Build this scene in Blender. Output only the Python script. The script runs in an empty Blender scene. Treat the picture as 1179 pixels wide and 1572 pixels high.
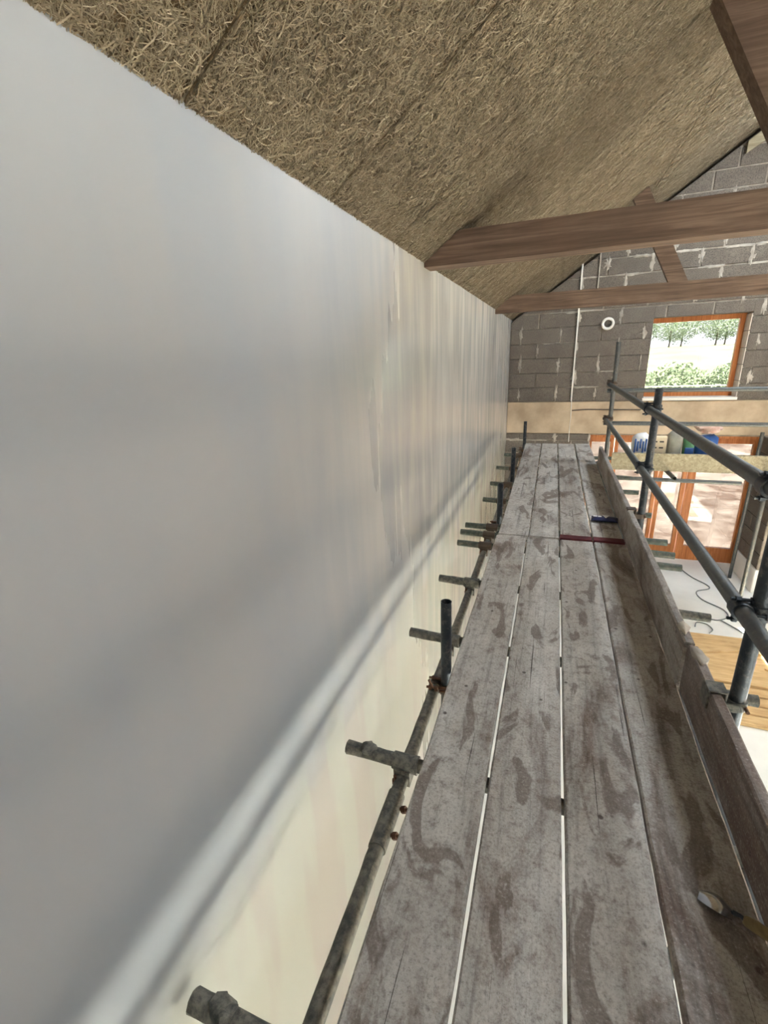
import bpy, math, random
import numpy as np
from mathutils import Matrix, Vector, noise as mnoise

random.seed(7)
sc = bpy.context.scene
col = sc.collection

# ------------------------------------------------------------------ camera
FPX = 699.18                      # focal length in pixels of the 1179x1572 frame
RIGHT = Vector((0.94057, 0.33682, -0.04332))
DOWN = Vector((0.06954, -0.31589, -0.94624))
FWD = Vector((-0.33240, 0.88700, -0.32054))
cd = bpy.data.cameras.new('camera')
cam = bpy.data.objects.new('camera', cd); col.objects.link(cam)
cd.sensor_fit = 'HORIZONTAL'; cd.sensor_width = 36.0; cd.lens = FPX / 1179 * 36.0
cd.clip_start = 0.02; cd.clip_end = 400
cam.matrix_world = Matrix(((RIGHT.x, -DOWN.x, -FWD.x, 0.0), (RIGHT.y, -DOWN.y, -FWD.y, 0.0),
                           (RIGHT.z, -DOWN.z, -FWD.z, 1.35), (0, 0, 0, 1)))
sc.camera = cam

# ------------------------------------------------------------------ sky, sun, exposure
SUN_EL, SUN_AZ = math.radians(31), math.radians(2)     # azimuth from +X
sdir = Vector((math.cos(SUN_EL) * math.cos(SUN_AZ), math.cos(SUN_EL) * math.sin(SUN_AZ), math.sin(SUN_EL)))
w = bpy.data.worlds.new('sky'); sc.world = w; w.use_nodes = True
nt = w.node_tree; nt.nodes.clear()
o_ = nt.nodes.new('ShaderNodeOutputWorld'); bg = nt.nodes.new('ShaderNodeBackground')
sk = nt.nodes.new('ShaderNodeTexSky'); sk.sky_type = 'NISHITA'; sk.sun_disc = False
sk.sun_elevation = SUN_EL; sk.sun_rotation = math.pi / 2 - SUN_AZ; sk.dust_density = 2.5; sk.air_density = 1.0
mixw = nt.nodes.new('ShaderNodeMix'); mixw.data_type = 'RGBA'; mixw.inputs['Factor'].default_value = 0.55
mixw.inputs['B'].default_value = (7.5, 7.8, 8.2, 1)      # thin bright cloud
nt.links.new(sk.outputs[0], mixw.inputs['A']); nt.links.new(mixw.outputs['Result'], bg.inputs[0])
bg.inputs[1].default_value = 0.85
nt.links.new(bg.outputs[0], o_.inputs[0])
sl = bpy.data.lights.new('sun', 'SUN'); sl.energy = 72.0; sl.angle = math.radians(0.6); sl.color = (1, 0.99, 0.955)
so = bpy.data.objects.new('sun', sl); col.objects.link(so)
so.rotation_euler = sdir.to_track_quat('Z', 'Y').to_euler(); so.location = (30, -5, 40)
vs = sc.view_settings
vs.view_transform = 'Standard'; vs.look = 'None'; vs.gamma = 1; vs.use_curve_mapping = False
vs.exposure = 1.6
ROOF_W = (21.0, 25.0, 52.0)                            # area lamp added under each opal rooflight, watts
sc.cycles.max_bounces = 10; sc.cycles.diffuse_bounces = 7; sc.cycles.transparent_max_bounces = 12
sc.cycles.sample_clamp_indirect = 0.0
sc.cycles.use_guiding = False

# ------------------------------------------------------------------ dimensions
XW, YF, ZF = -0.73, 8.2, -2.16          # plastered wall, far gable, ground floor
ZT, SL = 1.84, 0.70                     # wall plate height over the deck, roof slope
XR = 5.7; YN = -3.2                     # right wall, near wall
RX = (XW + XR) / 2; RZ = ZT + SL * (RX - XW)
def roofz(x): return ZT + SL * (x - XW) if x < RX else RZ - SL * (x - RX)

# ------------------------------------------------------------------ helpers
def tag(o, label=None, cat=None, group=None, kind=None):
    if label: o['label'] = label
    if cat: o['category'] = cat
    if group: o['group'] = group
    if kind: o['kind'] = kind
    return o
def link(o, parent=None):
    col.objects.link(o)
    if parent is not None:
        o.parent = parent
        o.matrix_parent_inverse = parent_inv(parent)
    return o
def parent_inv(p):
    m = p.matrix_basis.copy(); q = p
    while q.parent is not None:
        m = q.parent.matrix_basis @ m if q.parent.parent is None else q.parent.matrix_basis @ m; q = q.parent
    return m.inverted()
def empty(name, loc=(0, 0, 0)):
    o = bpy.data.objects.new(name, None); o.empty_display_size = 0.05; o.location = loc; col.objects.link(o); return o
class MB:
    def __init__(s): s.v = []; s.f = []
    def add(s, vs, fs):
        n = len(s.v); s.v += [tuple(p) for p in vs]; s.f += [tuple(i + n for i in f) for f in fs]; return s
    def box(s, x0, x1, y0, y1, z0, z1):
        v = [(x, y, z) for x in (x0, x1) for y in (y0, y1) for z in (z0, z1)]
        return s.add(v, [(0, 1, 3, 2), (4, 6, 7, 5), (0, 4, 5, 1), (2, 3, 7, 6), (0, 2, 6, 4), (1, 5, 7, 3)])
    def bbox(s, x0, x1, y0, y1, z0, z1, b=0.004):
        """box with chamfered edges"""
        c = Vector(((x0 + x1) / 2, (y0 + y1) / 2, (z0 + z1) / 2)); h = ((x1 - x0) / 2, (y1 - y0) / 2, (z1 - z0) / 2)
        idx = {}; vs = []
        for sx in (-1, 1):
            for sy in (-1, 1):
                for sz in (-1, 1):
                    sg = (sx, sy, sz)
                    for a in range(3):
                        p = [c[k] + sg[k] * (h[k] if k == a else h[k] - b) for k in range(3)]
                        idx[(sg, a)] = len(vs); vs.append(p)
        fs = []
        for a in range(3):
            u, w_ = (a + 1) % 3, (a + 2) % 3
            for sa in (-1, 1):
                q = []
                for su, sw in ((-1, -1), (1, -1), (1, 1), (-1, 1)):
                    sg = [0, 0, 0]; sg[a] = sa; sg[u] = su; sg[w_] = sw; q.append(idx[(tuple(sg), a)])
                fs.append(q if sa > 0 else q[::-1])
            for su in (-1, 1):           # chamfers along axis a
                for sw in (-1, 1):
                    A = [0, 0, 0]; A[a] = -1; A[u] = su; A[w_] = sw; B = list(A); B[a] = 1
                    q = [idx[(tuple(A), u)], idx[(tuple(B), u)], idx[(tuple(B), w_)], idx[(tuple(A), w_)]]
                    fs.append(q if su * sw < 0 else q[::-1])
        for sx in (-1, 1):
            for sy in (-1, 1):
                for sz in (-1, 1):
                    q = [idx[((sx, sy, sz), k)] for k in range(3)]
                    fs.append(q if sx * sy * sz > 0 else q[::-1])
        return s.add(vs, fs)
    def prism(s, pts, y0, y1):
        """polygon in (x,z) extruded along y"""
        n = len(pts)
        v = [(x, y0, z) for x, z in pts] + [(x, y1, z) for x, z in pts]
        return s.add(v, [tuple(range(n)), tuple(range(2 * n - 1, n - 1, -1))] +
                     [(i, n + i, n + (i + 1) % n, (i + 1) % n) for i in range(n)])
    def tube(s, p0, p1, r, ri=0.0, n=16, m=1, jit=0.0, seed=0.0):
        p0, p1 = Vector(p0), Vector(p1); d = (p1 - p0).normalized()
        a = d.orthogonal().normalized(); b = d.cross(a)
        vs = []; fs = []
        for k in range(m + 1):
            c = p0.lerp(p1, k / m)
            for i in range(n):
                t = 2 * math.pi * i / n; e = a * math.cos(t) + b * math.sin(t); rr = r
                if jit:
                    q = c * 14 + e * 1.3 + Vector((seed, 0, seed * .7))
                    rr += jit * max(0.0, mnoise.noise(q) + .6 * mnoise.noise(q * 3)) 
                vs.append(c + e * rr)
        for k in range(m):
            for i in range(n):
                j = (i + 1) % n
                fs.append((k * n + i, k * n + j, (k + 1) * n + j, (k + 1) * n + i))
        if ri > 0:
            o = len(vs); dep = min(0.25, (p1 - p0).length / 2.2)
            for c in (p0, p0 + d * dep, p1, p1 - d * dep):
                for i in range(n):
                    t = 2 * math.pi * i / n; vs.append(c + (a * math.cos(t) + b * math.sin(t)) * ri)
            L = m * n
            for i in range(n):
                j = (i + 1) % n
                fs.append((j, i, o + i, o + j)); fs.append((o + j, o + i, o + n + i, o + n + j))
                fs.append((L + i, L + j, o + 2 * n + j, o + 2 * n + i)); fs.append((o + 2 * n + i, o + 2 * n + j, o + 3 * n + j, o + 3 * n + i))
            fs.append(tuple(o + n + i for i in range(n))); fs.append(tuple(o + 3 * n + i for i in range(n))[::-1])
        else:
            fs.append(tuple(range(n))[::-1]); fs.append(tuple(m * n + i for i in range(n)))
        return s.add(vs, fs)
    def path(s, pts, r, n=6):
        pts = [Vector(p) for p in pts]; vs = []; fs = []
        for k, c in enumerate(pts):
            d = (pts[min(k + 1, len(pts) - 1)] - pts[max(k - 1, 0)]).normalized()
            a = d.cross(Vector((0, 0, 1)));  a = a.normalized() if a.length > 1e-4 else Vector((1, 0, 0)); b = a.cross(d)
            rr = r[k] if isinstance(r, (list, tuple)) else r
            for i in range(n):
                t = 2 * math.pi * i / n; vs.append(c + (a * math.cos(t) + b * math.sin(t)) * rr)
        for k in range(len(pts) - 1):
            for i in range(n):
                j = (i + 1) % n; fs.append((k * n + i, k * n + j, (k + 1) * n + j, (k + 1) * n + i))
        fs.append(tuple(range(n))[::-1]); fs.append(tuple((len(pts) - 1) * n + i for i in range(n)))
        return s.add(vs, fs)
    def blob(s, c, rad, seed=0.0, amp=0.35, n=8, m=5, fq=1.6):
        c = Vector(c); vs = [None]; fs = []; vs = []
        for k in range(m + 1):
            ph = math.pi * k / m
            for i in range(n):
                t = 2 * math.pi * i / n
                e = Vector((math.sin(ph) * math.cos(t), math.sin(ph) * math.sin(t), math.cos(ph)))
                g = 1 + amp * mnoise.noise(e * fq + Vector((seed, seed * .37, -seed)))
                vs.append(c + Vector((e.x * rad[0], e.y * rad[1], e.z * rad[2])) * g)
        for k in range(m):
            for i in range(n):
                j = (i + 1) % n; fs.append((k * n + i, (k + 1) * n + i, (k + 1) * n + j, k * n + j))
        return s.add(vs, fs)
    def mesh(s, name, mat, smooth=0.6):
        me = bpy.data.meshes.new(name); me.from_pydata(s.v, [], s.f); me.validate(); me.update()
        if mat: me.materials.append(mat)
        if smooth:
            me.shade_smooth(); me.set_sharp_from_angle(angle=smooth)
        return me
    def build(s, name, mat, parent=None, smooth=0.6):
        o = bpy.data.objects.new(name, s.mesh(name, mat, smooth)); link(o, parent); return o

# ------------------------------------------------------------------ materials
class NT:
    def __init__(s, name):
        s.m = bpy.data.materials.new(name); s.m.use_nodes = True; s.t = s.m.node_tree
        s.bs = s.t.nodes['Principled BSDF']; s.out = s.t.nodes['Material Output']
        s.tc = s.t.nodes.new('ShaderNodeTexCoord'); s.oi = None
    def n(s, t, **k):
        x = s.t.nodes.new(t)
        for a, b in k.items(): setattr(x, a, b)
        return x
    def L(s, a, b): s.t.links.new(a, b)
    def co(s, scale=(1, 1, 1), rnd=True, rot=(0, 0, 0)):
        mp = s.n('ShaderNodeMapping'); mp.inputs['Scale'].default_value = scale; mp.inputs['Rotation'].default_value = rot
        s.L(s.tc.outputs['Object'], mp.inputs['Vector'])
        if rnd:
            if s.oi is None:
                oi = s.n('ShaderNodeObjectInfo'); mu = s.n('ShaderNodeMath', operation='MULTIPLY'); mu.inputs[1].default_value = 37.0
                s.L(oi.outputs['Random'], mu.inputs[0]); s.oi = mu.outputs[0]
            s.L(s.oi, mp.inputs['Location'])
        return mp.outputs[0]
    def noise(s, vec, scale, detail=4, rough=.55, dist=0.0):
        x = s.n('ShaderNodeTexNoise'); x.inputs['Scale'].default_value = scale; x.inputs['Detail'].default_value = detail
        x.inputs['Roughness'].default_value = rough; x.inputs['Distortion'].default_value = dist
        s.L(vec, x.inputs['Vector']); return x.outputs['Fac']
    def ramp(s, fac, stops):
        r = s.n('ShaderNodeValToRGB'); e = r.color_ramp.elements
        while len(e) < len(stops): e.new(0.5)
        for k, (p, c) in enumerate(stops):
            e[k].position = p; e[k].color = (c, c, c, 1) if isinstance(c, (int, float)) else (*c, 1)
        s.L(fac, r.inputs[0]); return r.outputs[0]
    def mix(s, fac, a, b, mode='MIX'):
        x = s.n('ShaderNodeMix', data_type='RGBA', blend_type=mode)
        for v, i in ((fac, x.inputs['Factor']), (a, x.inputs['A']), (b, x.inputs['B'])):
            if isinstance(v, (int, float)): i.default_value = v if i.name == 'Factor' else (v, v, v, 1)
            elif isinstance(v, tuple): i.default_value = (*v, 1)
            else: s.L(v, i)
        return x.outputs['Result']
    def math(s, op, a, b=0.0):
        x = s.n('ShaderNodeMath', operation=op)
        for v, i in ((a, x.inputs[0]), (b, x.inputs[1])):
            if isinstance(v, (int, float)): i.default_value = v
            else: s.L(v, i)
        return x.outputs[0]
    def bump(s, h, strength=.3, dist=.01):
        b = s.n('ShaderNodeBump'); b.inputs['Strength'].default_value = strength; b.inputs['Distance'].default_value = dist
        s.L(h, b.inputs['Height']); s.L(b.outputs[0], s.bs.inputs['Normal'])
    def done(s, colr=None, rough=None, metal=0.0, spec=None):
        if colr is not None:
            if isinstance(colr, tuple): s.bs.inputs['Base Color'].default_value = (*colr, 1)
            else: s.L(colr, s.bs.inputs['Base Color'])
        if rough is not None:
            if isinstance(rough, (int, float)): s.bs.inputs['Roughness'].default_value = rough
            else: s.L(rough, s.bs.inputs['Roughness'])
        s.bs.inputs['Metallic'].default_value = metal
        if spec is not None: s.bs.inputs['Specular IOR Level'].default_value = spec
        return s.m
def lin(r, g, b):
    f = lambda c: (c / 255 / 12.92) if c / 255 <= .04045 else ((c / 255 + .055) / 1.055) ** 2.4
    return (f(r), f(g), f(b))

def m_plaster():
    s = NT('plaster'); c = s.co(rnd=False)
    big = s.noise(c, .5, 2, .5); ver = s.noise(s.co((1, 3.2, .5), rnd=False), 1.1, 3, .55, .0); fine = s.noise(c, 170, 2)
    streak = s.noise(s.co((1, 7, .9), rnd=False, rot=(.05, 0, 0)), 1.3, 4, .55, .25)
    a = s.mix(s.ramp(big, [(.32, 0), (.68, 1)]), lin(138, 143, 149), lin(149, 151, 151))
    a = s.mix(s.ramp(ver, [(.40, 0), (.66, .28)]), a, lin(158, 153, 145))
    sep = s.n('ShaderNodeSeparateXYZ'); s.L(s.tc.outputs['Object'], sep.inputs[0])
    wet = s.math('ADD', sep.outputs['Y'], s.math('MULTIPLY', s.math('SUBTRACT', big, .5), 3.0))      # damp and polished further along; also masks the lightened colour
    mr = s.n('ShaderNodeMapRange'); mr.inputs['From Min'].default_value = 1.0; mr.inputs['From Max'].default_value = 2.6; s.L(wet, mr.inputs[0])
    a = s.mix(s.math('MULTIPLY', mr.outputs[0], s.ramp(streak, [(.38, .35), (.62, .85)])), a, lin(190, 184, 172))  # far wall's brightness and streaky reflections painted in as paler colour
    low = s.math('ADD', sep.outputs['Z'], s.math('MULTIPLY', s.math('SUBTRACT', ver, .5), .5))       # cream and tan tint lower down
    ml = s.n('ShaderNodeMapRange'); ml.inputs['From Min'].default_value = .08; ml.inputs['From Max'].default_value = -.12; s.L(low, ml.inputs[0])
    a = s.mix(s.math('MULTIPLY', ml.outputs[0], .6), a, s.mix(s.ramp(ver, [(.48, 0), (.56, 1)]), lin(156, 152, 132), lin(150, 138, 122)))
    s.bump(s.math('ADD', s.math('ADD', s.math('MULTIPLY', big, .5), s.math('MULTIPLY', streak, .12)), s.math('MULTIPLY', fine, .05)), .10, .01)
    r = s.mix(mr.outputs[0], .52, s.ramp(streak, [(.3, .13), (.7, .27)]))
    return s.done(a, r, spec=.65)
def m_board(tone=1.0, dust=.5, c0=.30, c1=.47):
    s = NT('scaffold_wood'); c = s.co(); grain = s.noise(s.co((38, 1.6, 38)), 1.0, 6, .65, .6)
    wood = s.ramp(grain, [(.25, tuple(k * tone for k in lin(66, 52, 44))), (.5, tuple(k * tone for k in lin(98, 80, 69))), (.75, tuple(k * tone for k in lin(124, 105, 92)))])
    n1 = s.noise(s.co((2.6, .9, 2.6)), 1.9, 8, .62, .9)
    d1 = s.ramp(n1, [(c0, .05), (c1, .72 * dust), (c1 + .2, dust)])
    n2 = s.noise(c, 28, 5, .7); d = s.math('MULTIPLY', d1, s.ramp(n2, [(.28, .35), (.5, .95)]))
    dustc = s.mix(s.noise(c, 6, 4), tuple(k * tone for k in lin(170, 167, 160)), tuple(k * tone for k in lin(206, 203, 196)))
    a = s.mix(d, wood, dustc)
    wet = s.ramp(s.noise(s.co((5.5, 2.2, 5.5)), 1.35, 5, .5, 1.1), [(.575, 0), (.615, .68)])
    a = s.mix(wet, a, tuple(k * tone for k in lin(96, 82, 72)))
    dots = s.n('ShaderNodeTexVoronoi'); dots.inputs['Scale'].default_value = 9; s.L(c, dots.inputs['Vector'])
    a = s.mix(s.ramp(dots.outputs['Distance'], [(.05, .85), (.09, 0)]), a, lin(70, 58, 52))
    crack = s.ramp(s.noise(s.co((60, .8, 60)), 1.0, 4, .6, .3), [(.30, .9), (.34, 0)])
    a = s.mix(crack, a, lin(48, 38, 33))
    fine = s.noise(c, 130, 4, .75)
    a = s.mix(s.ramp(fine, [(.30, .55), (.50, 0)]), a, tuple(k * tone for k in lin(74, 64, 56)))
    a = s.mix(s.ramp(fine, [(.56, 0), (.74, .5)]), a, tuple(k * tone for k in lin(206, 203, 198)))
    a = s.mix(s.ramp(grain, [(.30, .4), (.46, 0)]), a, tuple(k * tone for k in lin(84, 72, 62)))
    s.bump(s.math('ADD', s.math('ADD', s.math('MULTIPLY', grain, .35), s.math('MULTIPLY', n2, .5)), s.math('MULTIPLY', d1, .4)), .55, .006)
    return s.done(a, s.mix(wet, .78, .5), spec=.35)
def m_tube(base, splat, cover=.5, rough=.45, metal=.55):
    s = NT('scaffold_tube'); c = s.co()
    n = s.noise(c, 34, 7, .72, .2); k = s.ramp(n, [(.56 - .3 * cover, 0), (.74 - .25 * cover, 1)])
    b = s.mix(s.noise(c, 60, 3), base, tuple(x * .6 for x in base))
    a = s.mix(k, b, s.mix(s.noise(c, 45, 3), splat, tuple(x * .6 for x in splat)))
    s.bump(n, .35, .006)
    s.L(s.math('MULTIPLY', s.math('SUBTRACT', 1.0, k), metal), s.bs.inputs['Metallic'])
    s.done(a, s.mix(k, rough, .85)); s.L(s.math('MULTIPLY', s.math('SUBTRACT', 1.0, k), metal), s.bs.inputs['Metallic'])
    return s.m
def m_wood(dark, mid, light, scale=(2, 40, 40), rough=.7, bump=.3):
    s = NT('wood'); g = s.noise(s.co(scale), 1.0, 6, .6, .8)
    a = s.ramp(g, [(.28, dark), (.5, mid), (.75, light)])
    a = s.mix(s.ramp(s.noise(s.co(), 3, 4), [(.4, 0), (.7, .45)]), a, dark)
    s.bump(g, bump, .006); return s.done(a, rough, spec=.3)
def m_block():
    s = NT('concrete_block'); c = s.co(); n = s.noise(c, 90, 5, .75); n2 = s.noise(c, 5, 4)
    a = s.mix(n2, lin(104, 96, 88), lin(140, 131, 120)); a = s.mix(s.ramp(n, [(.35, .75), (.55, 0)]), a, lin(64, 58, 53))
    s.bump(n, .8, .012); return s.done(a, .95, spec=.1)
def m_simple(name, c1, c2, scale=8, rough=.8, bump=.2, spec=.3, fine=60):
    s = NT(name); c = s.co(); n = s.noise(c, scale, 5, .6); f = s.noise(c, fine, 3)
    a = s.mix(s.ramp(n, [(.35, 0), (.65, 1)]), c1, c2); s.bump(s.math('ADD', n, s.math('MULTIPLY', f, .4)), bump, .008)
    return s.done(a, rough, spec=spec)
def m_metal(name, c, rough=.3, metal=.9):
    s = NT(name); n = s.noise(s.co(), 40, 3); a = s.mix(n, c, tuple(k * .55 for k in c)); return s.done(a, rough, metal)
def m_glass(tint):
    s = NT('window_glass'); t = s.t; t.nodes.remove(s.bs)
    tr = s.n('ShaderNodeBsdfTransparent'); tr.inputs[0].default_value = (*tint, 1)
    gl = s.n('ShaderNodeBsdfGlossy'); gl.inputs['Roughness'].default_value = .02
    fr = s.n('ShaderNodeFresnel'); fr.inputs['IOR'].default_value = 1.45
    mx = s.n('ShaderNodeMixShader'); s.L(fr.outputs[0], mx.inputs[0]); s.L(tr.outputs[0], mx.inputs[1]); s.L(gl.outputs[0], mx.inputs[2])
    s.L(mx.outputs[0], s.out.inputs[0]); return s.m
def m_woodwool(strand):
    s = NT('wood_wool'); c = s.co(rnd=False)
    if strand:
        at = s.n('ShaderNodeAttribute', attribute_name='tone'); at.attribute_type = 'GEOMETRY'
        a = s.ramp(at.outputs['Fac'], [(0, lin(90, 79, 62)), (.5, lin(138, 124, 101)), (1, lin(188, 175, 149))])
        a = s.mix(s.ramp(s.noise(c, 2.2, 3), [(.4, 0), (.7, .35)]), a, lin(124, 110, 92))
        return s.done(a, .8, spec=.25)
    n = s.noise(c, 60, 5, .7, 1.5)
    a = s.ramp(n, [(.3, lin(58, 46, 33)), (.55, lin(104, 87, 63)), (.8, lin(150, 130, 98))])
    s.bump(n, .7, .01); return s.done(a, .9, spec=.15)

M = dict(
    plaster=m_plaster(), board=m_board(1.12, 1.0, .30, .45), board4=m_board(1.05, .9, .35, .50), toe=m_board(1.05, .6, .45, .66), toe2=m_board(.92, .85, .36, .56), pale=m_wood(lin(128, 118, 94), lin(168, 158, 132), lin(196, 187, 160), (1.4, 30, 30), .8),
    beam=m_wood(lin(78, 61, 49), lin(110, 89, 73), lin(140, 116, 97), (1.6, 34, 34), .75, .35),
    block=m_block(), mortar=m_simple('mortar', lin(150, 141, 130), lin(190, 181, 168), 9, .95, .5, .1),
    joint=m_simple('bed_joint', lin(128, 119, 108), lin(164, 154, 141), 9, .95, .5, .1),
    concrete=m_simple('beam_concrete', lin(170, 150, 126), lin(198, 178, 152), 3, .85, .15, .25),
    floor=m_simple('floor_concrete', lin(222, 221, 216), lin(236, 235, 230), 1.6, .75, .12, .3),
    white=m_simple('painted_masonry', lin(208, 206, 200), lin(224, 221, 215), 1.2, .85, .1),
    reveal=m_simple('daylit_reveal', lin(214, 202, 186), lin(230, 220, 206), 12, .9, .4), oak=m_wood(lin(158, 92, 48), lin(196, 124, 72), lin(218, 152, 98), (30, 30, 1.6), .45, .12),
    wwback=m_woodwool(False), strand=m_woodwool(True),
    galv=m_tube(lin(96, 99, 98), lin(126, 122, 114), .2), crust=m_tube(lin(78, 80, 75), lin(132, 127, 116), .55, .6, .3),
    dark=m_tube(lin(58, 64, 70), lin(120, 116, 110), .12, .38, .5), green=m_tube(lin(84, 92, 82), lin(122, 119, 106), .35, .5, .4),
    coup=m_metal('rusty_coupler', lin(96, 82, 70), .6, .5), zinc=m_metal('zinc_bolt', lin(170, 160, 138), .35, .9),
    rust=m_metal('rusty_bolt', lin(112, 80, 58), .6, .5),
    red=m_simple('red_band', lin(78, 30, 36), lin(104, 44, 48), 18, .6, .2),
    plastic=m_simple('white_plastic', lin(222, 217, 206), lin(232, 228, 220), 4, .45, .02),
    glass=m_glass((.27, .275, .275)), clear=m_glass((.92, .94, .93)), glass2=m_glass((.38, .385, .385)), opal=m_simple('opal_sheet', lin(225, 230, 232), lin(235, 238, 240), 3, .4, .02),
    navy=m_simple('navy_wrap', lin(36, 44, 84), lin(52, 62, 104), 12, .35, .05, .5), wht=m_simple('white_print', lin(222, 224, 226), lin(236, 236, 236), 8, .5, .03),
    steel=m_metal('bright_steel', lin(214, 216, 220), .16, 1.0), handle=m_wood(lin(92, 78, 52), lin(132, 114, 78), lin(158, 140, 100), (30, 3, 30), .6),
    cord=m_simple('grey_cord', lin(120, 124, 122), lin(140, 143, 140), 20, .6, .02), ply=m_wood(lin(176, 142, 98), lin(206, 174, 126), lin(226, 198, 152), (3, 24, 24), .75, .15),
    earth=m_simple('red_earth', lin(104, 82, 68), lin(172, 154, 138), 1.6, .95, 1.0, .1, 7), grass=m_simple('field_grass', lin(112, 120, 86), lin(142, 147, 112), .25, .9, .3, .1, 6),
    leaf=m_simple('leaf', lin(84, 98, 66), lin(116, 128, 92), 3, .7, .05), bark=m_simple('bark', lin(86, 74, 62), lin(110, 96, 80), 12, .9, .5),
    sackgrey=m_simple('grey_sack', lin(150, 150, 138), lin(176, 174, 160), 9, .5, .4), sackblue=m_simple('blue_sack', lin(44, 84, 150), lin(70, 110, 176), 9, .4, .4),
    sackgreen=m_simple('green_sack', lin(74, 132, 92), lin(104, 160, 116), 9, .45, .4), cream=m_simple('cream_card', lin(226, 208, 176), lin(236, 222, 196), 6, .7, .1),
    slot=m_simple('dark_print', lin(70, 62, 56), lin(92, 84, 76), 9, .7, .05), pink=m_simple('pink_rag', lin(206, 160, 140), lin(226, 200, 186), 14, .9, .6),
)

# ================================================================== the setting
fl = MB().box(XW - .3, XR + .3, YN - .3, YF + .4, ZF - .2, ZF).build('floor', M['floor']); tag(fl, 'pale concrete ground floor below the scaffold', kind='structure')
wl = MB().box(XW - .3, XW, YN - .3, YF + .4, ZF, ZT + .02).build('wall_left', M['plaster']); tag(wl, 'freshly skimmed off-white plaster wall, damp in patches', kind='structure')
wn = MB().prism([(XW, ZF), (XR, ZF), (XR, ZT), (RX, RZ), (XW, ZT)], YN - .3, YN).build('wall_near', M['white'])
tag(wn, 'painted masonry gable behind the camera', kind='structure')

# right wall with glazed doors that let the sun in
wr = MB(); T = .3
OPEN = ((-2.2, 1.9), (2.4, 6.5)); zh = -0.05; zs = -.78
ys = [YN - .3, OPEN[0][0], OPEN[0][1], OPEN[1][0], OPEN[1][1], YF + .4]
for a, b, c_ in ((ys[0], ys[1], ZF), (ys[2], ys[3], zs), (ys[4], ys[5], ZF)): wr.box(XR, XR + T, a, b, c_, zh)
wr.box(XR, XR + T, ys[0], ys[5], zh, ZT + .12); wr.box(XR, XR + T, ys[1], ys[4], ZF, zs)
tag(wr.build('wall_right', M['white']), 'painted masonry wall with wide windows', kind='structure')
for k, (a, b) in enumerate(OPEN):
    d = MB(); x0, x1 = XR + .1, XR + .17
    d.box(x0, x1, a, b, zh - .07, zh); d.box(x0, x1, a, b, zs, zs + .07)
    for j in range(5):
        y = a + (b - a - .07) * j / 4; d.box(x0, x1, y, y + .07, zs + .07, zh - .07)
    d = d.build('window_%d' % (k + 2), M['oak']); tag(d, 'wide oak framed window in the right wall', kind='structure')
    for j in range(4):
        y0 = a + (b - a - .07) * j / 4 + .07; y1 = a + (b - a - .07) * (j + 1) / 4
        MB().box(x0 + .03, x0 + .036, y0, y1, zs + .07, zh - .07).build('pane', M['clear'], d)

# roof: slab + wood-wool panels
ce = MB()
TH = .12
cs = math.cos(math.atan(SL)); sn = math.sin(math.atan(SL))
ROOFL = [(-.6, .8), (2.4, 3.8), (5.6, 7.0)]      # unseen rooflights added in the right slope to light the deck (y ranges)
SU0, SU1 = .12, 1.22                       # their range along the slope, measured from the ridge
def slope_r(u, off=0.0): return (RX + u * cs + off * sn, RZ - u * sn + off * cs)
eave = .75
ce.prism([(XW - eave, ZT - SL * eave + .05), (RX, RZ + .05), (RX, RZ + .05 + TH), (XW - eave, ZT - SL * eave + .05 + TH)], YN - .7, YF + .9)
LR = (XR + eave - RX) / cs
def rs(u0, u1, y0, y1):
    a, b, c_, d_ = slope_r(u0, .04), slope_r(u1, .04), slope_r(u1, .16), slope_r(u0, .16); ce.prism([a, b, c_, d_][::-1], y0, y1)
yy = [YN - .7] + [q for r_ in ROOFL for q in r_] + [YF + .9]
for k in range(0, len(yy), 2): rs(-.12, LR, yy[k], yy[k + 1])
for a, b in ROOFL: rs(-.12, SU0, a, b); rs(SU1, LR, a, b)
ce = ce.build('ceiling', M['wwback']); tag(ce, 'sloping ceiling of brown wood wool panels', kind='structure')
for k, (a, b) in enumerate(ROOFL):
    f = MB()
    for u0, u1, y0, y1 in ((SU0, SU0 + .06, a, b), (SU1 - .06, SU1, a, b), (SU0, SU1, a, a + .06), (SU0, SU1, b - .06, b)):
        p = [slope_r(u0, .0), slope_r(u1, .0), slope_r(u1, .2), slope_r(u0, .2)][::-1]; f.prism(p, y0, y1)
    f = f.build('window_%d' % (k + 4), M['oak']); tag(f, 'added unseen rooflight in the right roof slope', kind='structure')
    la = bpy.data.lights.new('rooflight_added_lamp', 'AREA'); la.shape = 'RECTANGLE'; la.size = 1.2; la.size_y = 1.0; la.energy = ROOF_W[k]; la.color = (.80, .91, 1)  # added lamp stands in for daylight through the opal pane
    lo = bpy.data.objects.new('rooflight_added_lamp', la); px_, pz_ = slope_r((SU0 + SU1) / 2, .09); lo.location = (px_, (a + b) / 2, pz_)
    lo.rotation_euler = Vector((sn, 0, cs)).to_track_quat('Z', 'Y').to_euler(); col.objects.link(lo)
    MB().prism([slope_r(SU0 + .05, .1), slope_r(SU1 - .05, .1), slope_r(SU1 - .05, .106), slope_r(SU0 + .05, .106)][::-1], a + .05, b - .05).build('pane', M['opal'], f)

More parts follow.
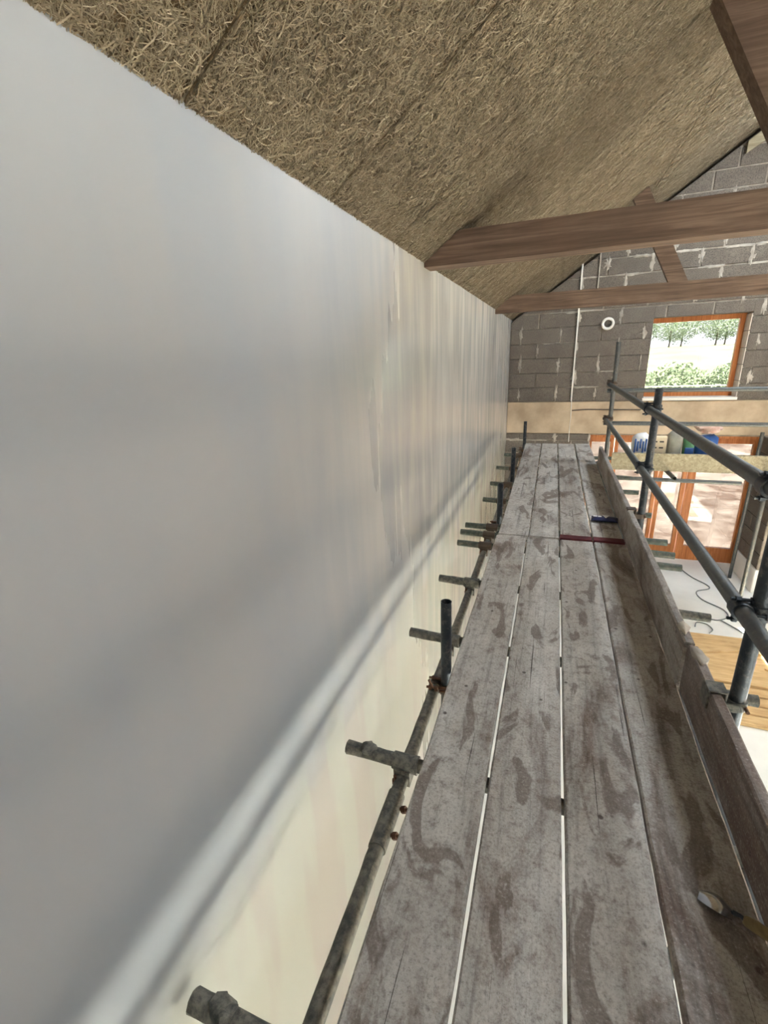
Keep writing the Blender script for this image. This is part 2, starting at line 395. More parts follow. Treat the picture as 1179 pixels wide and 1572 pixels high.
# strands: curled ribbons of wood wool, a few shared meshes
PW, PL = .652, 2.10
def strands(name, n, wid, seg, seed, length=(.05, .13)):
    r = np.random.default_rng(seed)
    u = r.uniform(.006, PW - .006, n); v = r.uniform(.004, PL - .004, n); th = r.uniform(0, 2 * np.pi, n)
    ln = r.uniform(*length, n); cur = r.normal(0, 26, n); z = -r.uniform(.0, .004, n) ; w_ = wid * r.uniform(.6, 1.25, n)
    P = np.zeros((n, seg + 1, 2, 3)); tz = r.normal(0, .002, (n, 2))
    for k in range(seg + 1):
        for sd, sg in ((0, -1), (1, 1)):
            P[:, k, sd, 0] = np.clip(u - np.sin(th) * w_ / 2 * sg, 5e-3, PW - 5e-3); P[:, k, sd, 1] = np.clip(v + np.cos(th) * w_ / 2 * sg, .003, PL - .003)
            P[:, k, sd, 2] = z + tz[:, 0] * (k / seg - .5) * 2 + sg * tz[:, 1] * .3
        th = th + cur * ln / seg + r.normal(0, .22, n); u = u + np.cos(th) * ln / seg; v = v + np.sin(th) * ln / seg
    V = P.reshape(-1, 3); per = (seg + 1) * 2
    base = (np.arange(n) * per)[:, None] + (np.arange(seg) * 2)[None, :]
    F = np.stack([base, base + 1, base + 3, base + 2], -1).reshape(-1, 4)
    me = bpy.data.meshes.new(name); me.vertices.add(len(V)); me.vertices.foreach_set('co', V.ravel())
    me.loops.add(F.size); me.loops.foreach_set('vertex_index', F.ravel().astype(np.int32))
    me.polygons.add(len(F)); me.polygons.foreach_set('loop_start', np.arange(0, F.size, 4, dtype=np.int32)); 
    tone = np.repeat(np.clip(r.normal(.45, .2, n), 0, 1), per).astype(np.float32)
    at = me.attributes.new('tone', 'FLOAT', 'POINT'); at.data.foreach_set('value', tone)
    me.materials.append(M['strand']); me.update(); me.validate(); return me
near_sets = [strands('strands_close', 42000, .00145, 4, k, (.02, .065)) for k in range(2)]
far_sets = [strands('strands_wide', 9000, .0034, 3, 10 + k) for k in range(2)]
pm = MB().bbox(.004, PW - .004, .003, PL - .003, 0, .045, .003).mesh('panel', M['wwback'], None)
ang = math.atan(SL)
y0p = .92 - 6 * PW
kk = 0
for j in range(18):
    y = y0p + j * PW
    if y + PW < -.5 or y > YF + .1: continue
    for i in range(2):
        up = i * PL - .12
        x0, z0 = XW + up * cs, ZT + .0 + up * sn
        # local x -> world y, local y -> up the slope, local z -> outward (up); mirrored axes kept right-handed
        mw = Matrix(((0, cs, -sn, x0), (1, 0, 0, y), (0, sn, cs, z0 + .004), (0, 0, 0, 1)))
        mw = Matrix(((0, cs, -sn, x0), (-1, 0, 0, y + PW), (0, sn, cs, z0 + .004), (0, 0, 0, 1)))
        p = bpy.data.objects.new('panel', pm); p.matrix_basis = mw; link(p, ce)
        near = y < 3.4
        st = bpy.data.objects.new('wood_strands', (near_sets if near else far_sets)[kk % 2]); kk += 1
        st.matrix_basis = mw; col.objects.link(st); st.parent = p; st.matrix_parent_inverse = mw.inverted()
        tag(st, kind='stuff')

# far gable: mortar backing, blocks, concrete beam, window, doors
DX0, DX1 = .60, 3.06                      # door opening
WX0, WX1, WZ0, WZ1 = 1.315, 2.53, .555, 1.735
CB0, CB1 = .022, .534                     # concrete beam
wf = MB(); y0, y1 = YF + .014, YF + .36
GAP = .055
def top(x): return roofz(x) - GAP
def gable(x0, x1, z0):
    pts = [(x0, z0), (x1, z0), (x1, top(x1))] + ([(RX, top(RX))] if x0 < RX < x1 else []) + [(x0, top(x0))]
    wf.prism(pts, y0, y1)
wf.box(XW, DX0, y0, y1, ZF, CB1); wf.box(DX1, XR, y0, y1, ZF, CB1); wf.box(DX0, DX1, y0, y1, 0.0, CB1)
gable(XW, WX0, CB1); gable(WX1, XR, CB1)
wf.box(WX0, WX1, y0, y1, CB1, WZ0 - .014); gable(WX0, WX1, WZ1)
wf = wf.build('wall_far', M['joint']); tag(wf, 'gable wall of bare grey concrete blocks with smeared mortar', kind='structure')
ol = MB().prism([(XW, 1.2), (XW, roofz(XW)), (WX0, roofz(WX0)), (WX0, 1.2)], YF + .37, YF + .45)
ol.prism([(WX0, 1.8), (WX0, roofz(WX0)), (RX, RZ), (XR, ZT), (XR, 1.8)], YF + .37, YF + .45)
ol = ol.build('wall_outer', M['joint']); tag(ol, 'outer leaf of the far gable', kind='structure')

def clip(poly, a, b, c):
    """keep a*x+b*z<=c"""
    out = []
    for k in range(len(poly)):
        p, q = poly[k], poly[(k + 1) % len(poly)]; dp = a * p[0] + b * p[1] - c; dq = a * q[0] + b * q[1] - c
        if dp <= 0: out.append(p)
        if dp * dq < 0:
            t = dp / (dp - dq); out.append((p[0] + t * (q[0] - p[0]), p[1] + t * (q[1] - p[1])))
    return out
BL, BH = .588, .2275
bmeshes = {}
smr = random.Random(3)
def block(x0, x1, z0, z1):
    if x1 - x0 < .04 or z1 - z0 < .03: return
    dy = smr.uniform(-.004, .004)
    key = (round(x1 - x0, 3), round(z1 - z0, 3))
    if top(x0) >= z1:
        if key not in bmeshes: bmeshes[key] = MB().bbox(0, x1 - x0, 0, .05, 0, z1 - z0, .005).mesh('block', M['block'], None)
        o = bpy.data.objects.new('block', bmeshes[key]); o.location = (x0, YF + dy, z0); link(o, wf)
    else:
        p = clip([(x0, z0), (x1, z0), (x1, z1), (x0, z1)], -SL, 1, ZT - SL * XW - GAP - .0)
        if len(p) >= 3: MB().prism(p, YF + dy, YF + .05).build('block', M['block'], wf, None)
def smear(x, z, vert):
    rx, rz = (smr.uniform(.02, .046), smr.uniform(.07, .13)) if vert else (smr.uniform(.1, .26), smr.uniform(.012, .026))
    MB().blob((x, YF + .008, z), (rx, .012 + smr.random() * .008, rz), smr.random() * 50, 1.0, 14, 10, 2.8).build('mortar_smear', M['mortar'], wf, 1.2)
row = 0; z = CB1 + .01
while z < 4.2:
    xj = -.557 - BL if row % 2 == 0 else -.30 - BL
    zc = z + BH / 2
    for k in range(9):
        gj = .006 if zc < 1.75 else .012
        a, b = xj + k * BL + gj, xj + (k + 1) * BL - gj
        a, b = max(a, XW + .003), min(b, 3.6)
        z1 = z + BH - (.006 if zc < 1.75 else .02)
        if a >= b or top(b) < z + .02: continue
        segs = [(a, b, z, z1)]
        if z1 > WZ0 and z < WZ1:
            segs = []
            if a < WX0: segs.append((a, min(b, WX0), z, z1))
            if b > WX1: segs.append((max(a, WX1), b, z, z1))
            if z1 > WZ1 and b > WX0 and a < WX1: segs.append((max(a, WX0), min(b, WX1), WZ1, z1))
        for q in segs: block(*q)
        jx = xj + k * BL
        if XW + .05 < jx < 3.3 and top(jx) > z1 + .05 and not (WX0 - .05 < jx < WX1 + .05 and z < WZ1 and z1 > WZ0):
            if smr.random() < .8: smear(jx, zc + smr.uniform(-.03, .03), True)
        if XW + .25 < a and top(a) > z1 + .1 and not (WX0 - .15 < b and a < WX1 + .15 and z < WZ1 + .1):
            if smr.random() < (.25 if z < 1.7 and a < 2.5 else .9): smear(smr.uniform(a, b), z1 + .002, False)
    z += BH; row += 1
# blocks left of the doors, under the concrete beam
z = CB0 - .012; row = 0
while z > -1.9:
    h = .115 if row == 0 else BH
    for a, b in (((-.727, -.25), (-.238, .33), (.342, .594)) if row % 2 else ((-.727, -.52), (-.508, .06), (.072, .594))):
        block(a, b, z - h + .012, z)
        if smr.random() < .75: smear(b, z - h / 2, True)
        if smr.random() < .5: smear((a + b) / 2, z - h + .006, False)
    z -= h; row += 1
cb = MB().bbox(XW + .002, 3.7, YF - .012, YF + .06, CB0, CB1, .006).build('trim_1', M['concrete']); tag(cb, 'pale tan concrete beam across the gable over the doors', kind='structure')

def glazing(name, bars, panes, mat, label):
    f = MB()
    for b in bars: f.bbox(*b, .004)
    f = f.build(name, M['oak'], None, None); tag(f, label, kind='structure')
    for p in panes: MB().box(*p).build('pane', mat, f)
    return f
fy0, fy1 = YF + .22, YF + .29
w1 = glazing('window_1', [(WX0 - .03, WX0 + .035, fy0, fy1, WZ0, WZ1), (WX1 - .07, WX1, fy0, fy1, WZ0, WZ1), (WX0 + .035, WX1 - .07, fy0, fy1, WZ1 - .07, WZ1 + .0), (WX0 + .035, WX1 - .07, fy0, fy1, WZ0 + .03, WZ0 + .11)],
        [(WX0 + .035, WX1 - .07, fy0 + .03, fy0 + .036, WZ0 + .11, WZ1 - .07)], M['glass2'], 'oak framed gable window looking out on a green field')
MB().bbox(WX0 - .02, WX1, YF - .03, YF + .25, WZ0 - .012, WZ0 + .028, .004).build('window_sill', M['plastic'], w1)
z = WZ0 + .03; k = 0
while z < WZ1 - .03:                     # right reveal lining; daylight on it painted in as pale colour
    z1 = min(z + BH, WZ1 - .003); MB().bbox(WX1 - .012, WX1 + .02, YF + .012, fy0 - .003, z, z1 - .008, .004).build('reveal_block', M['reveal'], w1, None); z += BH
bars = []; panes = []
def leaf(x0, x1, st=.075, bot=.26, toprail=.08):
    bars.extend([(x0, x0 + st, fy0, fy1, ZF + .01, -.07), (x1 - st, x1, fy0, fy1, ZF + .01, -.07), (x0 + st, x1 - st, fy0, fy1, ZF + .01, ZF + bot), (x0 + st, x1 - st, fy0, fy1, -.07 - toprail, -.07)])
    panes.append((x0 + st, x1 - st, fy0 + .03, fy0 + .036, ZF + bot, -.07 - toprail))
bars.append((DX0, DX1, fy0 - .02, fy1 + .02, -.07, 0.0))
leaf(DX0 + .01, 1.01, .055); leaf(1.02, 1.72, .055); leaf(1.73, 2.13, .06); leaf(2.14, DX1 - .005, .115)
glazing('door_1', bars, panes, M['glass'], 'oak framed glazed doors under the concrete beam')

# masonry pier right of the doors
pr = MB().box(2.95, 3.7, 7.42, YF - .013, ZF + .36, CB0).build('wall_pier', M['joint']); tag(pr, 'block pier on a pale plinth right of the oak doors', kind='structure')
MB().bbox(2.925, 3.75, 7.395, YF - .012, ZF, ZF + .36, .01).build('plinth', M['floor'], pr, None)
z = ZF + .37; row = 0
while z < CB0 - .1:
    cuts = (7.415, 7.70, YF - .014) if row % 2 else (7.415, 7.93, YF - .014)
    for a, b in zip(cuts, cuts[1:]): MB().bbox(2.938, 2.99, a + .006, b - .006, z, min(z + BH - .01, CB0 - .005), .005).build('block', M['block'], pr, None)
    cuts = (2.938, 3.2, 3.7) if row % 2 else (2.938, 3.45, 3.7)
    for a, b in zip(cuts, cuts[1:]): MB().bbox(max(a, 2.992) + .004, b - .006, 7.405, 7.45, z, min(z + BH - .01, CB0 - .005), .005).build('block', M['block'], pr, None)
    z += BH; row += 1

# ------------------------------------------------------------------ outside
def terrain(x, y):
    t = max(0.0, min(1.0, (y - 16) / 60)); h = ZF - .1 + 9.0 * t * t * (3 - 2 * t) * .36
    if 9.5 < y < 30 and x < 30: h += .22 * mnoise.noise(Vector((x * .5, y * .5, 0))) + .5 * max(0, mnoise.noise(Vector((x * .22, y * .22, 4))))
    return h
def grid(xs, ys_, mat, name, dz=0):
    v = [(x, y, terrain(x, y) + dz) for y in ys_ for x in xs]; n = len(xs)
    return MB().add(v, [(j * n + i, j * n + i + 1, (j + 1) * n + i + 1, (j + 1) * n + i) for j in range(len(ys_) - 1) for i in range(n - 1)]).build(name, mat, None, 3)
g1 = grid(np.linspace(-30, 60, 121), np.linspace(-40, 22, 83), M['earth'], 'ground_earth'); tag(g1, 'dug-over reddish earth outside the doors', kind='structure')
g2 = grid(np.linspace(-60, 110, 69), np.linspace(22, 120, 50), M['grass'], 'ground_field'); tag(g2, 'bright green field rising beyond the building', kind='structure')
def leafmesh(name, n, R3, seed):
    r = random.Random(seed); mb = MB()
    for k in range(n):
        e = Vector((r.gauss(0, 1), r.gauss(0, 1), r.gauss(0, 1))).normalized(); g = (1 + .35 * mnoise.noise(e * 2 + Vector((seed, 0, 0)))) * (r.random() ** .25)
        c = Vector((e.x * R3[0], e.y * R3[1], e.z * R3[2])) * g; a = Vector((r.gauss(0, 1), r.gauss(0, 1), r.gauss(0, 1))).normalized(); b = a.orthogonal().normalized()
        s_ = r.uniform(.5, 1) * .11 * max(R3) ** .5
        mb.add([c - a * s_, c + b * s_ * .45, c + a * s_, c - b * s_ * .45], [(0, 1, 2, 3)])
    return mb.mesh(name, M['leaf'], None)
crowns = [leafmesh('crown', 2600, (2.6, 2.6, 2.2), k) for k in (1, 2)]
shr = [leafmesh('foliage', 1500, (1.35, .95, 1.05), k) for k in (5, 6)]
trunk = MB().path([(0, 0, 0), (.05, 0, 1.2), (0, .05, 2.4)], [.16, .12, .08], 7).mesh('trunk', M['bark'])
stem = MB().path([(0, 0, 0), (.03, 0, .3), (0, .02, .7)], [.05, .04, .02], 6).mesh('stem', M['bark'])
side = ('leftmost', 'second', 'third', 'fourth', 'fifth', 'sixth', 'seventh', 'eighth')
for k in range(8):
    y = 80 if k % 2 == 0 else 86.5; x = 9.5 + k * 2.85; t = empty('hedgerow_tree', (x, y, terrain(x, y) - .1))
    for n_, me, dz in (('trunk', trunk, 0), ('crown', crowns[k // 2 % 2], 3.0)):
        o = bpy.data.objects.new(n_, me); o.location = (x, y, t.location.z + dz); link(o, t)
    tag(t, 'pale leafy tree on the field skyline, %s from the left' % side[k], 'tree', 'trees along the field skyline')
for k, (x, y) in enumerate(((6.6, 31.0), (9.6, 31.6), (4.0, 30.6), (7.9, 26.6))):
    t = empty('shrub', (x, y, terrain(x, y)))
    for n_, me, dz in (('stem', stem, 0), ('foliage', shr[k % 2], 1.05)):
        o = bpy.data.objects.new(n_, me); o.location = (x, y, t.location.z + dz); link(o, t)
    tag(t, ('wide green shrub in the middle of the gable window view', 'green shrub at the right of the gable window view', 'green shrub at the left of the gable window view', 'nearest green shrub behind the white railing')[k], 'shrub', 'shrubs at the field edge')
fe = empty('field_railing', (5, 20.4, terrain(5, 20.4)))
for k in range(7):
    x = 2.6 + k * .95; zg = terrain(x, 20.4); MB().tube((x, 20.4, zg - .05), (x, 20.4, -.12), .022, n=8).build('post', M['plastic'], fe)
for zz in (-.14, -.5, -.86, -1.3): MB().tube((2.6, 20.4, zz), (8.3, 20.4, zz), .016, n=8).build('rail', M['plastic'], fe)
tag(fe, 'white metal railing outside below the field', 'railing')

# ================================================================== roof trusses
def truss(y, zt, zb, wd, strut, label):
    e = empty('roof_truss', (XW, y, zb))
    xl = XW + (zb - ZT) / SL
    pts = [(XW + .004, zb), (XR, zb), (XR, zt), (XW + (zt - ZT) / SL + .004, zt), (XW + .004, max(zb, ZT - .004))]
    MB().prism(pts, y, y + wd).build('tie_beam', M['beam'], e, None)
    (xb, xt, wds) = strut               # foot x range on the beam, head x on the ceiling
    d = Vector((xt - xb, 0, roofz(xt) - zt)).normalized(); nrm = Vector((-d.z, 0, d.x)) * wds / 2
    def hit(x, z):                       # run along d to the ceiling
        t = (ZT + SL * (x - XW) - z) / (d.z - SL * d.x); return (x + d.x * t, z + d.z * t - .004)
    def foot(x, z):
        t = (zt - z) / d.z; return (x + d.x * t, zt)
    a, b = foot(xb - nrm.x, zt - nrm.z), foot(xb + nrm.x, zt + nrm.z)
    MB().prism([a, b, hit(*b), hit(*a)], y + .012, y + wd - .012).build('strut', M['beam'], e, None)
    tag(e, label, 'roof truss'); return e
truss(2.75, 1.975, 1.815, .14, (1.0, .565, .13), 'nearer dark brown timber roof truss running into the plaster wall')
truss(6.05, 1.975, 1.79, .075, (1.15, .70, .16), 'farther brown timber roof truss close to the block gable')

# ================================================================== fittings on the gable
cn = MB().bbox(.262, .286, YF - .022, YF - .006, .545, 2.56, .003).build('trunking', M['plastic'], None, None); tag(cn, 'white vertical cable trunking on the block gable', 'trunking')
MB().path([(.283, YF - .016, .545), (.29, YF - .02, .3), (.284, YF - .018, .1), (.29, YF - .016, -.12)], .006, 6).build('wire', M['plastic'], cn)
c2 = MB().bbox(.50, .518, YF - .02, YF - .006, 2.05, 2.72, .003).build('trunking', M['mortar'], None, None); tag(c2, 'short thin grey trunking high above the farther truss', 'trunking')
rg = MB(); ro, rr_ = .072, .02; vs_ = []; fs_ = []
for i in range(28):
    t = 2 * math.pi * i / 28
    for k in range(8):
        p = 2 * math.pi * k / 8; R_ = ro + rr_ * math.cos(p); vs_.append((.70 + R_ * math.cos(t), YF - .022 + rr_ * .8 * math.sin(p), 1.692 + R_ * math.sin(t)))
for i in range(28):
    for k in range(8): fs_.append((i * 8 + k, ((i + 1) % 28) * 8 + k, ((i + 1) % 28) * 8 + (k + 1) % 8, i * 8 + (k + 1) % 8))
rg.add(vs_, fs_); tag(rg.build('pipe_collar', M['plastic']), 'white round pipe collar on the blocks left of the window', 'pipe collar')
cab = MB().path([(.30, YF - .02, .40), (.5, YF - .02, .415), (.9, YF - .02, .41), (1.3, YF - .02, .405)], .008, 6).build('wall_cable', M['slot']); tag(cab, 'thin dark cable along the tan concrete beam', 'cable')

# ================================================================== scaffold
R_T, R_I = .02415, .0205
def coupler(parent, c, axA, axB, offB, mats=('coup', 'rust'), name='coupler', bolt=1):
    """bands round tube A at c and round tube B at c+offB, a body between and bolts with nuts"""
    c = Vector(c); axA = Vector(axA).normalized(); axB = Vector(axB).normalized(); ob = Vector(offB)
    mb = MB(); mb.tube(c - axA * .024, c + axA * .024, .0315, n=14)
    mb.tube(c + ob - axB * .024, c + ob + axB * .024, .0315, n=14)
    mb.tube(c + ob * .3, c + ob * .7, .026, n=10)
    o = mb.build(name, M[mats[0]], parent)
    od = ob.normalized(); sA = axA.cross(od).normalized(); sB = axB.cross(od).normalized()
    for base, s_, dd in ((c, sA, -od), (c + ob, sB, od)):
        for sg in ((1, -1) if bolt > 1 else (1,)):
            b = MB(); p = base + s_ * .036 * sg - dd * .01
            b.tube(p - dd * .02, p + dd * .042, .0055, n=8); b.tube(p + dd * .016, p + dd * .029, .011, n=6); b.tube(p - dd * .022, p - dd * .012, .011, n=6)
            b.build('bolt', M[mats[1]], o)
    return o
def tube(name, p0, p1, mat, label, cat, group, m=1, jit=0.0, seed=1.0):
    o = MB().tube(p0, p1, R_T, R_I, 18, m, jit, seed).build(name, M[mat]); return tag(o, label, cat, group)

# --- boards
def board(name, x0, x1, y0, y1, zt, th, mat, label, group, seed, skew=(0, 0), jit=.0022, cat='board', vertical=False, parent=None):
    n = max(6, int((y1 - y0) / .09)); v = []; f = []; c = .006
    hw, hh = (x1 - x0) / 2, th / 2
    prof = [(-hw + c, -hh), (hw - c, -hh), (hw, -hh + c), (hw, hh - c), (hw - c, hh), (-hw + c, hh), (-hw, hh - c), (-hw, -hh + c)]
    ox, oy, oz = (x0 + x1) / 2, y0, zt - hh
    for k in range(n + 1):
        t = k / n; y = (y1 - y0) * t
        for i, (a, b) in enumerate(prof):
            q = Vector((seed * 3.1 + (7 if a > 0 else 0), y * 2.2, seed)); e = jit * (mnoise.noise(q) + .9 * mnoise.noise(q * 4.7))
            ez = .0018 * mnoise.noise(Vector((a * 6, y * 1.5, seed + 20))) if not vertical else 0
            if vertical and b > 0: ez = .006 * mnoise.noise(Vector((seed, y * 6, 3))) * (1 if mnoise.noise(Vector((seed + 9, y * 1.3, 1))) > .05 else .2)
            ey = (.006 * mnoise.noise(Vector((a * 20, seed, b * 30))) if k in (0, n) else 0)
            v.append((a + e * (1 if a > 0 else -1) * .9 + skew[0] * (1 - t) + skew[1] * t, y + ey, b + ez))
    for k in range(n):
        for i in range(8):
            j = (i + 1) % 8; f.append((k * 8 + i, k * 8 + j, (k + 1) * 8 + j, (k + 1) * 8 + i))
    f.append(tuple(range(8))[::-1]); f.append(tuple(n * 8 + i for i in range(8)))
    mb = MB(); mb.add(v, f); me = mb.mesh(name, M[mat], .5)
    o = bpy.data.objects.new(name, me); o.location = (ox, oy, oz); link(o, parent)
    if label: tag(o, label, cat, group)
    return o
NEAR = ((-.345, -.1225), (-.1125, .1125), (.1215, .3455), (.3515, .5690))
words = ('next to the plaster wall', 'second from the plaster wall', 'third from the plaster wall', 'beside the toe board')
for k, (a, b) in enumerate(NEAR):
    board('scaffold_board', a, b, -1.3, 3.416, 0, .038, 'board' if k < 3 else 'board4', 'plaster-splashed scaffold board in the near run, %s' % words[k], 'boards of the near deck run', k + 1, jit=.0022 if k < 3 else .0045)
FAR = ((-.343, -.118, (.008, -.012)), (-.108, .108, (.004, -.006)), (.120, .338, (.004, -.004)), (.352, .556, (.0, -.002)))
for k, (a, b, sk_) in enumerate(FAR):
    y1 = 7.34 if k < 3 else 4.715
    o = board('scaffold_board', a, b, 3.445, y1, .002 * k, .038, 'board', ('dusty scaffold board in the far run, %s' % words[k]) if k < 3 else 'short scaffold board holding the navy packet', 'boards of the far deck run', k + 11, sk_)
    if k >= 2:
        rb = MB().box(a + .001, b + .0045, 3.432, 3.505, -.0385, .0042 + .002 * k); rb.build('end_band', M['red'], o, None)
o = board('scaffold_board',   .352, .553, 4.728, 7.36, .004, .038, 'board', 'far scaffold board beside the end of the toe board', 'boards of the far deck run', 17)

# --- toe boards (on edge)
o = board('toe_board', .562, .600, 1.86, 6.02, .222, .222, 'toe2', 'long weathered toe board along the far deck run', 'toe boards', 31, vertical=True)
MB().blob((.583, 1.97, .215), (.024, .06, .02), 3, .6, 10, 6).build('plaster_lump', M['mortar'], o, 1.2)
o = board('toe_board', .5715, .6095, -1.3, 1.845, .218, .218, 'toe', 'dark brown toe board beside the near boards', 'toe boards', 37, vertical=True)
MB().blob((.594, 1.78, .212), (.026, .07, .022), 8, .6, 10, 6).build('plaster_lump', M['mortar'], o, 1.2)

# --- inner side (by the plaster wall)
XL = -.425
led = tube('ledger_tube', (XL, -1.0, -.1155), (XL, 7.2, -.1155), 'crust', 'long plaster-crusted ledger tube between deck and plaster wall', 'scaffold tube', 'ledger tubes', 160, .004, 3)
sv = MB().tube((XL, .93, -.115555), (XL, 1.13, -.1155), .0295, n=16, m=4, jit=.003).build('sleeve_coupler', M['crust'], led)
for y in (.985, 1.08):
    b = MB(); b.tube((XL + .02, y, -.1155), (XL + .062, y, -.108), .006, n=8); b.tube((XL + .036, y, -.1155), (XL + .05, y, -.109), .012, n=6); b.build('bolt', M['rust'], sv)
TR = ((.44, .42), (1.23, 1.2), (2.04, 1.95), (2.70, 2.61), (3.335, 3.25), (3.575, 3.455), (3.745, 3.70), (4.52, 4.337), (5.15, 5.06), (5.94, 5.65), (6.75, 6.7))
XE = (-.70, -.655, -.642, -.635, -.636, -.655, -.645, -.604, -.612, -.634, -.62)
tw = ('nearest the camera, its end caked thick with plaster', 'with a plaster lump, just before the first post', 'passing behind the first post by the plaster wall', 'alone between the first post and the group of three',
      'nearest of the group of three at the deck joint', 'middle of the group of three at the deck joint', 'farthest of the group of three at the deck joint', 'just beyond the second post by the plaster wall',
      'between the second and third posts by the plaster wall', 'just beyond the third post by the plaster wall', 'farthest, close to the block gable')
for k, ((ya, yb), xe) in enumerate(zip(TR, XE)):
    zc = -.067
    t = tube('transom_tube', (xe, ya, zc), (.885, yb, zc), 'crust' if k < 4 else 'green', 'scaffold transom tube %s' % tw[k], 'scaffold tube', 'transom tubes under the deck', 60, .006 if k == 0 else .0035 if k < 4 else .0012, k * 2.3)
    s_ = (yb - ya) / (.885 - xe); yl = ya + s_ * (XL - xe)
    c = MB(); c.tube((XL - .04, yl - .04 * s_, zc), (XL + .055, yl + .055 * s_, zc), .031, n=14, m=3, jit=.004 if k < 5 else 0, seed=k)
    c.box(XL - .03, XL + .03, yl - .036, yl + .036, -.14, -.075); c = c.build('coupler', M['crust' if k < 4 else 'coup'], t)
    b = MB(); b.tube((XL - .02, yl - .05, -.15), (XL - .02, yl - .05, -.085), .006, n=8); b.tube((XL - .02, yl - .05, -.12), (XL - .02, yl - .05, -.105), .012, n=6); b.build('bolt', M['rust'], c)
    if k in (0, 1):
        MB().blob((xe + .09, ya + s_ * .09, zc + .018), (.035, .03, .022), k + 2, .7, 10, 6).build('plaster_lump', M['crust'], t, 1.2)
LS = ((1.725, .335, 'dark'), (3.91, .275, 'dark'), (5.235, .335, 'dark'), (7.38, .33, 'dark'))
lw = ('first and nearest', 'second', 'third', 'fourth')
for k, (y, zt, mt) in enumerate(LS):
    t = tube('standard_tube', (-.377, y, ZF), (-.377, y, zt), mt, 'dark upright scaffold post by the plaster wall, %s from the camera' % lw[k], 'scaffold tube', 'upright posts by the plaster wall', 24, .0006, k)
    coupler(t, (-.377, y, -.1155), (0, 0, 1), (0, 1, 0), (-.048, .0, 0), bolt=2)
    e = MB(); p = Vector((-.455, y - .06, -.085))
    if k == 0:
        e.tube(p, p + Vector((.10, .01, .0)), .006, n=8); e.tube(p + Vector((.012, 0, 0)), p + Vector((.026, 0, 0)), .012, n=6); e.tube(p + Vector((.04, 0, 0)), p + Vector((.054, 0, 0)), .013, n=6)
        e.tube(p + Vector((.03, 0, 0)), p + Vector((.012, .0, .04)), .006, n=8); e.build('bolt', M['rust'], t)

# --- outer side
XS, XG = .662, .613
rl = tube('ledger_tube', (XG + .0, -1.0, -.111), (XG, 6.6, -.111), 'galv', 'ledger tube under the outer edge of the deck', 'scaffold tube', 'ledger tubes', 8)
RS = ((1.585, 1.45, 'dark'), (3.575, 1.075, 'dark'), (6.15, 1.405, 'galv'))
rw = ('nearest the camera at the right edge', 'in the middle of the guard rails', 'at the far end of the guard rails')
for k, (y, zt, mt) in enumerate(RS):
    t = tube('standard_tube', (XS, y, ZF), (XS, y, zt), mt, 'upright scaffold post on the open side, %s' % rw[k], 'scaffold tube', 'upright posts on the open side', 24, .0004, k + 7)
    for zz in (.945, .535): coupler(t, (XS, y, zz), (0, 0, 1), (0, 1, 0), (XG - XS, 0, 0), ('dark' if k < 2 else 'coup', 'dark' if k < 2 else 'coup'), bolt=2)
for zz, yb, lb in ((.945, 6.24, 'upper grey guard rail tube running along the deck'), (.535, 6.27, 'lower grey guard rail tube running along the deck')):
    tube('guard_rail', (XG, -1.2, zz + .01), (XG, yb, zz - .012), 'galv', lb, 'guard rail', 'guard rails', 90, .0008, zz * 9)
for y, lb, mt in ((1.585, 'plaster-caked clip holding the near toe board to its post', 'crust'), (3.575, 'dark clip holding the far toe board to the middle post', 'coup')):
    c = MB(); zc = .178
    c.tube((XS, y, zc - .016), (XS, y, zc + .016), .0305, n=16, m=2, jit=.003)
    c.bbox(.566, .662, y - .036, y - .028, zc - .016, zc + .016, .002); c.bbox(.564, .571, y - .036, y + .03, zc - .02, zc + .05, .002)
    c.bbox(.566, .625, y - .03, y + .03, .2235, .231, .002); c.bbox(.617, .624, y - .03, y + .03, zc - .02, .225, .002)
    c = c.build('toe_board_clip', M[mt], None); tag(c, lb, 'clip', 'toe board clips')
    MB().tube((XS + .02, y - .045, zc), (XS + .02, y + .03, zc), .006, n=8).build('bolt', M['rust'], c)

# --- return scaffold along the gable
YR = 6.205
for zz, x1, lb in ((.86, 4.2, 'upper horizontal tube of the return scaffold crossing below the window'), (.475, 4.2, 'lower horizontal tube of the return scaffold in front of the tan concrete beam')):
    tube('guard_rail', (.60, YR, zz), (x1, YR - .02, zz - .02), 'galv', lb, 'guard rail', 'rails of the return scaffold')
o = board('toe_board', YR + .05 - .019, YR + .05 + .019, 0, 3.3, .105, .215, 'pale', 'pale greenish board on edge along the return scaffold', 'toe boards of the return scaffold', 41, vertical=True)
o.rotation_euler = (0, 0, -math.pi / 2); o.location = (.74, YR + .05, .105 - .1075)
for k in range(2):
    b = board('scaffold_board', 0, .225, 0, 1.63, 0, .038, 'board', ('return deck board next to the pale edge board', 'return deck board nearer the gable under the sacks')[k], 'boards of the return deck', 51 + k)
    b.rotation_euler = (0, 0, -math.pi / 2); b.location = (.80, 6.395 + k * .232, -.079)
tube('ledger_tube', (.72, YR, -.205), (2.12, YR - .01, -.212), 'galv', 'short horizontal tube below the pale edge board', 'scaffold tube', 'return ledger tubes')
tube('transom_tube', (1.39, 5.96, -.126), (1.36, 6.9, -.126), 'galv', 'short tube end poking out under the pale edge board', 'scaffold tube', 'return transoms')
tube('transom_tube', (2.35, 6.0, -.126), (2.35, 6.95, -.126), 'galv', 'tube carrying the right end of the return deck', 'scaffold tube', 'return transoms')
tube('standard_tube', (2.49, 6.53, ZF), (2.50, 6.53, 1.3), 'galv', 'pale upright post standing by the cord on the concrete floor', 'scaffold tube', 'posts of the return scaffold')
tube('standard_tube', (2.80, 7.86, ZF), (2.815, 7.86, .12), 'galv', 'pale upright post standing in front of the right oak door', 'scaffold tube', 'posts of the return scaffold')

